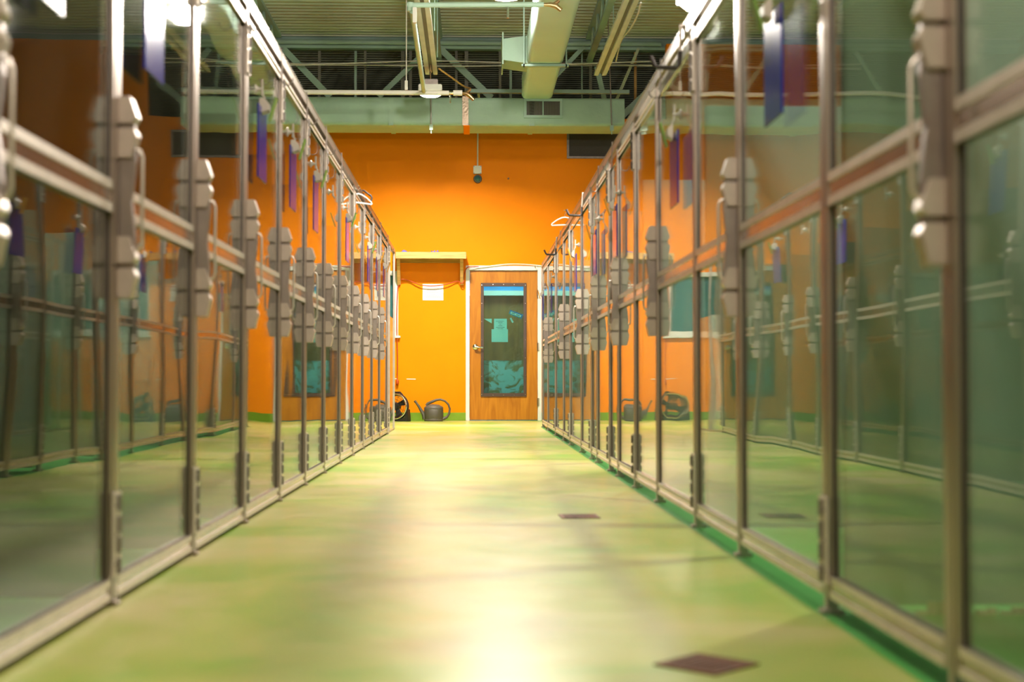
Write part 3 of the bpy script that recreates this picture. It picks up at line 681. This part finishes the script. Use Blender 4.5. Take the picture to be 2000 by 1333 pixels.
# ------------------------------------------------------------------ ducts
def rbox(x0, x1, y0, y1, z0, z1, r, seg=4):
    # box with four rounded edges along y, lightly rounded ends
    m = MB(); prof = []
    for cx, cz, a0 in ((x1 - r, z1 - r, 0), (x0 + r, z1 - r, 90), (x0 + r, z0 + r, 180), (x1 - r, z0 + r, 270)):
        for k in range(seg + 1):
            a = math.radians(a0 + 90 * k / seg); prof.append((cx + r * math.cos(a), cz + r * math.sin(a)))
    m.prism(prof, 'y', y0, y1); return m
cdt = thing('supply_duct', (0, 17.8, 3.75), 'insulation wrapped rectangular duct running across in front of the orange wall', 'duct')
m = MB(); r = 0.05; prof = []
for cy, cz, a0 in ((0.62 - r, 0.36 - r, 0), (r, 0.36 - r, 90), (r, r, 180), (0.62 - r, r, 270)):
    for k in range(5):
        a = math.radians(a0 + 22.5 * k); prof.append((cy + r * math.cos(a), cz + r * math.sin(a)))
m.prism(prof, 'x', -4.2, 1.92); m.build('duct_body', 'duct_wrap', cdt, smooth=True)
for x in (-2.6, -1.05, 0.72): # wrap seams
    mm = MB().box(x, x + 0.06, -0.003, 0.623, -0.003, 0.02).box(x, x + 0.06, -0.004, 0.0, 0.02, 0.33); mm.build('wrap_seam', 'duct_wrap', cdt)
p0 = at(1023, 231, 17.8); p1 = at(1098, 194, 17.8)
gx, gz, gw, gh = p0.x, p0.z - 3.75, p1.x - p0.x, p1.z - p0.z
rg = MB().box(gx, gx + gw, -0.03, 0.0, gz, gz + 0.035).box(gx, gx + gw, -0.03, 0, gz + gh - 0.03, gz + gh).box(gx, gx + 0.035, -0.03, 0, gz + 0.035, gz + gh - 0.03).box(gx + gw - 0.03, gx + gw, -0.03, 0, gz + 0.035, gz + gh - 0.03).box(gx + gw / 2 - 0.008, gx + gw / 2 + 0.008, -0.03, 0, gz + 0.035, gz + gh - 0.03).build('register_frame', 'truss_paint', cdt, bevel=0.003)
MB().box(gx + 0.035, gx + gw - 0.03, -0.004, -0.001, gz + 0.035, gz + gh - 0.03).build('register_throat', 'plenum', rg)
slm = MB().box(-0.0025, 0.0025, -0.024, -0.006, gz + 0.035, gz + gh - 0.03).mesh('register_slat', 'truss_dark')
for k in range(26):
    x = gx + 0.045 + (gw - 0.085) * k / 25
    if abs(x - gx - gw / 2) > 0.012: link('register_slat', slm, rg, (x, 0, 0))
a = at(903, 190, 17.79); b = at(915, 248, 17.79)
MB().box(a.x, b.x, -0.012, 0.0, 0.0, 0.37).build('foil_strap', 'foil', cdt)
MB().box(a.x + 0.015, b.x + 0.015, -0.013, 0.0, -0.008, 0.0).box(a.x + 0.015, b.x + 0.015, -0.008, 0.6, -0.01, -0.002).build('strap_tail', 'orange', cdt)
for u in (842, 1195):
    a = at(u, 245, 17.75)
    MB().tube([(a.x, -0.04, -0.02), (a.x - (0.02 if u < 1000 else 0.05), -0.03, ZDECK - 3.76)], 0.007, 6).build('hanger_rod', 'steel_dark', cdt)
    MB().box(a.x - 0.022, a.x + 0.022, -0.06, -0.004, -0.07, 0.0).tube([(a.x, -0.035, -0.11), (a.x, -0.035, -0.07)], 0.008, 8).build('trapeze_clip', 'truss_paint', cdt)
# duct running away from the camera
br = thing('branch_duct', (0.81, 10, 4.09), 'smooth pale duct running lengthwise above the corridor toward the wall', 'duct')
rbox(-0.20, 0.21, 0, 5.85, 0, 0.36, 0.06).build('duct_body', 'duct_smooth', br, smooth=True)
rbox(-0.19, 0.20, 5.85, 7.75, -0.01, 0.33, 0.06).build('duct_end', 'duct_smooth', br, smooth=True)
MB().box(-0.26, 0.27, 5.80, 5.86, -0.03, -0.005).box(-0.24, -0.225, 5.8, 5.86, -0.03, 1.2).box(0.235, 0.25, 5.8, 5.86, -0.03, 1.2).build('support_strap', 'truss_paint', br)
MB().prism([(-0.46, 0.06), (-0.17, 0.02), (-0.17, 0.34), (-0.46, 0.30)], 'y', 5.9, 6.35).box(-0.475, -0.46, 5.84, 6.4, 0.0, 0.36).build('side_takeoff', 'duct_wrap', br)

# ------------------------------------------------------------------ pipes
def pipe_thing(name, label): return thing(name, (0, 0, 0), label, 'pipe')
wp = thing('misting_pipe', at(760, 180, 16.55), 'white pipe running across above the duct with a brass nozzle end', 'pipe'); B0 = Vector(wp.location)
def rel(u, v, y): return at(u, v, y) - B0
zz = rel(760, 181, 16.55).z
MB().tube([(-3.2, 0, zz), (rel(877, 181, 16.55).x, 0, zz)], 0.028, 14).build('pipe_run', 'pipe_white', wp, smooth=True)
xa = rel(877, 181, 16.55).x
MB().tube([(xa, 0, zz), (xa + 0.05, 0, zz)], 0.018, 10).build('nipple', 'chrome', wp, smooth=True)
MB().tube([(xa + 0.05, 0, zz), (xa + 0.155, 0, zz)], 0.034, 14).build('coupling', 'pipe_white', wp, smooth=True)
MB().tube([(xa + 0.155, 0, zz), (xa + 0.20, 0, zz - 0.005), (xa + 0.24, 0, zz - 0.03), (xa + 0.29, 0, zz - 0.08)], [0.015, 0.024, 0.026, 0.02], 10).tube([(xa + 0.20, 0, zz), (xa + 0.25, 0, zz + 0.045)], [0.02, 0.014], 8).build('brass_nozzle', 'brass', wp, smooth=True)
MB().tube([(xa + 0.015, -0.02, zz - 0.03), (xa + 0.015, -0.02, zz - 0.12)], 0.010, 8).build('drip_tip', 'chrome', wp, smooth=True)
xb = rel(793.5, 181, 16.55).x
MB().tube([(xb, 0, zz + 0.03), (xb, 0, ZDECK - B0.z)], 0.007, 6).build('hanger_rod', 'pipe_white', wp)
MB().box(xb - 0.018, xb + 0.018, -0.02, 0.02, zz + 0.03, zz + 0.14).build('hanger_clamp', 'pipe_white', wp, bevel=0.003)
MB().tube([rel(828, 178, 16.5), rel(805, 22, 12.9)], 0.026, 14).build('riser', 'pipe_green', wp, smooth=True)
MB().tube([rel(795, 10, 12.9), rel(1062, 9, 12.9)], 0.024, 14).build('pipe_run', 'pipe_green', wp, smooth=True)
MB().lathe([(0.03, -0.04), (0.032, 0.04)], 14, rel(801, 14, 12.9)).build('elbow', 'pipe_green', wp, smooth=True)
e0 = rel(1062, 9, 12.9)
MB().tube([e0, e0 + Vector((0.06, 0, 0)), e0 + Vector((0.11, 0, -0.01)), e0 + Vector((0.16, 0, -0.05))], [0.014, 0.022, 0.026, 0.02], 10).tube([e0 + Vector((0.09, 0, 0)), e0 + Vector((0.14, 0, 0.04))], [0.02, 0.014], 8).build('brass_nozzle', 'brass', wp, smooth=True)
e1 = rel(992, 12, 12.9)
MB().tube([e1, e1 + Vector((0, 0, -0.11))], 0.010, 8).build('drip_tip', 'chrome', wp, smooth=True)
bxp = MB().box(-0.018, 0.018, -0.025, 0.025, -0.07, 0.07).build('control_box', 'white_plastic', wp, bevel=0.003, loc=rel(810, 30, 12.8))

# ------------------------------------------------------------------ roof structure
YT = 19.65
tr = thing('roof_truss', (0, YT, 4.2), 'painted steel roof truss crossing above the orange wall', 'truss'); TB = Vector(tr.location)
def tp(u, v): return at(u, v, YT) - TB
za, zb_ = tp(700, 92).z, tp(700, 75).z
MB().box(-5.9, 5.9, 0.06, 0.12, za, zb_ + 0.07).box(-5.9, 5.9, -0.02, 0.10, za - 0.02, za + 0.02).build('top_chord', 'truss_paint', tr)
MB().tube([(-5.9, -0.05, tp(700, 84).z), (tp(1290, 84).x, -0.05, tp(700, 84).z)], 0.036, 12).build('conduit_large', 'truss_paint', tr, smooth=True)
MB().tube([(-5.9, -0.05, tp(700, 71.5).z), (5.9, -0.05, tp(700, 71.5).z)], 0.01, 6).build('conduit_small', 'white_paint', tr, smooth=True)
MB().box(-5.9, 5.9, -0.04, 0.12, -0.3, -0.22).build('bottom_chord', 'truss_paint', tr)
for (u0, v0, u1, v1, wd, mt) in ((553, 95, 645, 190, 0.085, 'truss_paint'), (822, 110, 740, 190, 0.07, 'truss_paint'), (856, 92, 960, 192, 0.09, 'truss_paint'), (1140, 92, 1045, 192, 0.06, 'truss_paint'), (1247, 95, 1204, 195, 0.04, 'deck_paint'), (1165, 130, 1180, 195, 0.07, 'truss_paint'), (1280, 165, 1210, 232, 0.09, 'truss_paint'), (1285, 130, 1335, 200, 0.08, 'truss_paint'), (410, 95, 330, 190, 0.08, 'truss_paint')):
    MB().bar(tp(u0, v0), tp(u1, v1), 0.05, wd).build('web_member', mt, tr)
for (u, wd, mt) in ((622, 0.04, 'truss_dark'), (693, 0.034, 'truss_paint'), (712, 0.032, 'truss_dark'), (786, 0.05, 'truss_dark'), (801, 0.04, 'truss_dark'), (891, 0.035, 'truss_dark'), (911, 0.05, 'truss_dark'), (977, 0.035, 'truss_dark'), (998, 0.035, 'truss_paint'), (1155, 0.04, 'truss_dark'), (1243, 0.035, 'lumber'), (1138, 0.02, 'truss_paint')):
    a = tp(u, 95); MB().box(a.x - wd / 2, a.x + wd / 2, 0.13, 0.17, -0.3, a.z).build('web_post', mt, tr)
xb0, xb1, zb0, zb1 = at(918, 178, 18.6).x, at(1229, 178, 18.6).x, at(1000, 182, 18.6).z, at(1000, 175, 18.6).z
MB().box(xb0, xb1, 18.58 - YT, 18.63 - YT, zb0 - TB.z, zb1 - TB.z).box(xb0 + 0.1, xb0 + 0.13, 18.6 - YT, 0.05, zb0 - TB.z, zb1 - TB.z).build('cross_bar', 'truss_paint', tr)
for k, (vv, dz, mt) in enumerate(((122, 0.05, 'white_paint'), (125, -0.02, 'truss_dark'), (128, 0.02, 'white_paint'))):
    pts = [at(u, vv + dz * 60 * math.sin(u * 0.013 + k * 1.3), 19.3 + 0.02 * k) for u in range(400, 1320, 46)]
    o = cable('roof_cable', pts, 0.009, mt, '', sm=3)
    tag(o, ['upper pale cable strung across below the truss chord', 'dark middle cable strung across below the truss chord', 'lower pale cable strung across below the truss chord'][k], 'cable', 'cables strung across the roof truss')
# joists running away from the camera
for k, (x, lb) in enumerate(((-2.68, 'open web roof joist above the left kennels'), (-0.46, 'open web roof joist just left of the lamp hook'), (1.62, 'open web roof joist beside the right hand strut channel'))):
    j = thing('roof_joist', (x, 8.0, 4.95), lb, 'joist', 'open web roof joists')
    MB().box(-0.045, 0.045, 0, 11.6, 0.33, 0.38).build('top_chord', 'truss_paint', j)
    MB().box(-0.04, 0.04, 0, 11.6, 0.0, 0.045).build('bottom_chord', 'truss_paint', j)
    wbm = MB().bar((0, 0, 0.02), (0, 0.35, 0.35), 0.03, 0.02).bar((0, 0.35, 0.35), (0, 0.70, 0.02), 0.03, 0.02).mesh('web_rod', 'truss_paint')
    for q in range(16): link('web_rod', wbm, j, (0, 0.1 + q * 0.7, 0))
# strut channels carrying the lamps
def strut(x, y0, y1, z, label):
    t = thing('strut_channel', (x, y0, z), label, 'channel', 'twin strut channels under the roof')
    MB().box(-0.075, -0.022, 0, y1 - y0, 0, 0.04).build('channel', 'white_paint', t, bevel=0.003)
    MB().box(0.022, 0.075, 0, y1 - y0, 0, 0.04).build('channel', 'white_paint', t, bevel=0.003)
    MB().box(-0.022, 0.022, 0, y1 - y0, 0.03, 0.038).build('dark_web', 'truss_dark', t)
    for k in range(4): MB().tube([(0.09, (y1 - y0) * (k + 0.6) / 4.2, 0.04), (0.09, (y1 - y0) * (k + 0.6) / 4.2, ZDECK - z)], 0.006, 6).build('hanger_rod', 'truss_paint', t)
strut(-0.50, 12.0, 17.35, 4.29, 'twin strut channel hung under the roof carrying the lamp hook')
strut(1.57, 12.0, 17.35, 4.29, 'twin strut channel hung under the roof right of the smooth duct')
sc = cable('flex_cable', [at(1252, 5, 13.4), at(1245, 30, 14), at(1230, 58, 15.0), at(1213, 80, 16), at(1203, 120, 17)], 0.010, 'white_plastic', ''); tag(sc, 'white flexible cable curling beside the strut channel', 'cable')
rc = cable('tan_rope', [at(857, 134, 17.3), at(880, 150, 17.5), at(905, 168, 17.8), at(919, 173, 18.0)], 0.012, 'lumber', ''); tag(rc, 'tan cable bundle drooping from the strut toward the brass nozzle', 'cable')

# ------------------------------------------------------------------ lamps
MAT['lens'].cycles.emission_sampling = 'NONE'
def lamp(x, y, z, label, watt, down=False):
    t = thing('bay_lamp', (x, y, z), label, 'lamp', 'hanging bay lamps')
    MB().box(-0.14, 0.14, -0.14, 0.14, 0.03, 0.11).build('housing', 'white_paint', t, bevel=0.008)
    MB().box(-0.09, 0.09, -0.09, 0.09, 0.11, 0.18).build('ballast_box', 'steel_dark', t, bevel=0.006)
    MB().lathe([(0.03, -0.012), (0.10, -0.010), (0.125, 0.004), (0.13, 0.03)] if down else [(0.03, -0.04), (0.09, -0.03), (0.125, 0.0), (0.13, 0.03)], 24).build('lens', 'lens', t, smooth=True)
    MB().tube([(0, 0, 0.18), (0, 0, 0.26), (0.012, 0, 0.285), (0, 0, 0.31), (-0.012, 0, 0.295)], 0.006, 8).tube([(0, 0, 0.29), (0, 0, ZDECK - z)], 0.004, 6).build('hook', 'brass', t, smooth=True)
    d = bpy.data.lights.new('lamp_light', 'AREA'); d.shape = 'DISK'; d.spread = math.radians(150 if down else 180); d.size = 0.22; d.energy = watt; d.color = LAMP_COL
    o = bpy.data.objects.new('lamp_light', d); C.objects.link(o); o.parent = t; o.location = (0, 0, -0.03 if down else -0.06)
    if not down:
        d = bpy.data.lights.new('lamp_glow', 'POINT'); d.shadow_soft_size = 0.09; d.energy = watt * GLOW; d.color = LAMP_COL
        o = bpy.data.objects.new('lamp_glow', d); C.objects.link(o); o.parent = t; o.location = (0, 0, -0.15)
lamp(-0.50, 16.95, 3.955, 'hanging bay lamp half hidden by the white pipe near the orange wall', LAMP_W, True)
lamp(0.23, 9.7, 3.20, 'hanging bay lamp at the very top, right over the corridor', LAMP_P * 0.85)
lamp(1.56, 9.7, 3.13, 'glaring bay lamp above the right row of gates', LAMP_P * 0.8)
lamp(-2.3, 8.4, 3.95, 'bay lamp hung over the left kennels', LAMP_P * 0.5)
lamp(2.1, 5.0, 3.95, 'bay lamp hung over the near right kennels', LAMP_P * 0.9)
lamp(-0.1, 2.4, 3.95, 'bay lamp hung over the near end of the corridor', LAMP_P * 0.34)
lamp(0.1, -1.6, 3.95, 'unseen bay lamp added behind the viewpoint to light the latches', LAMP_P * 1.1)  # added out of view to brighten the camera-facing latch and gate faces
lamp(0.3, 13.9, 4.45, 'bay lamp hung high over the far part of the corridor', LAMP_P * 0.6)
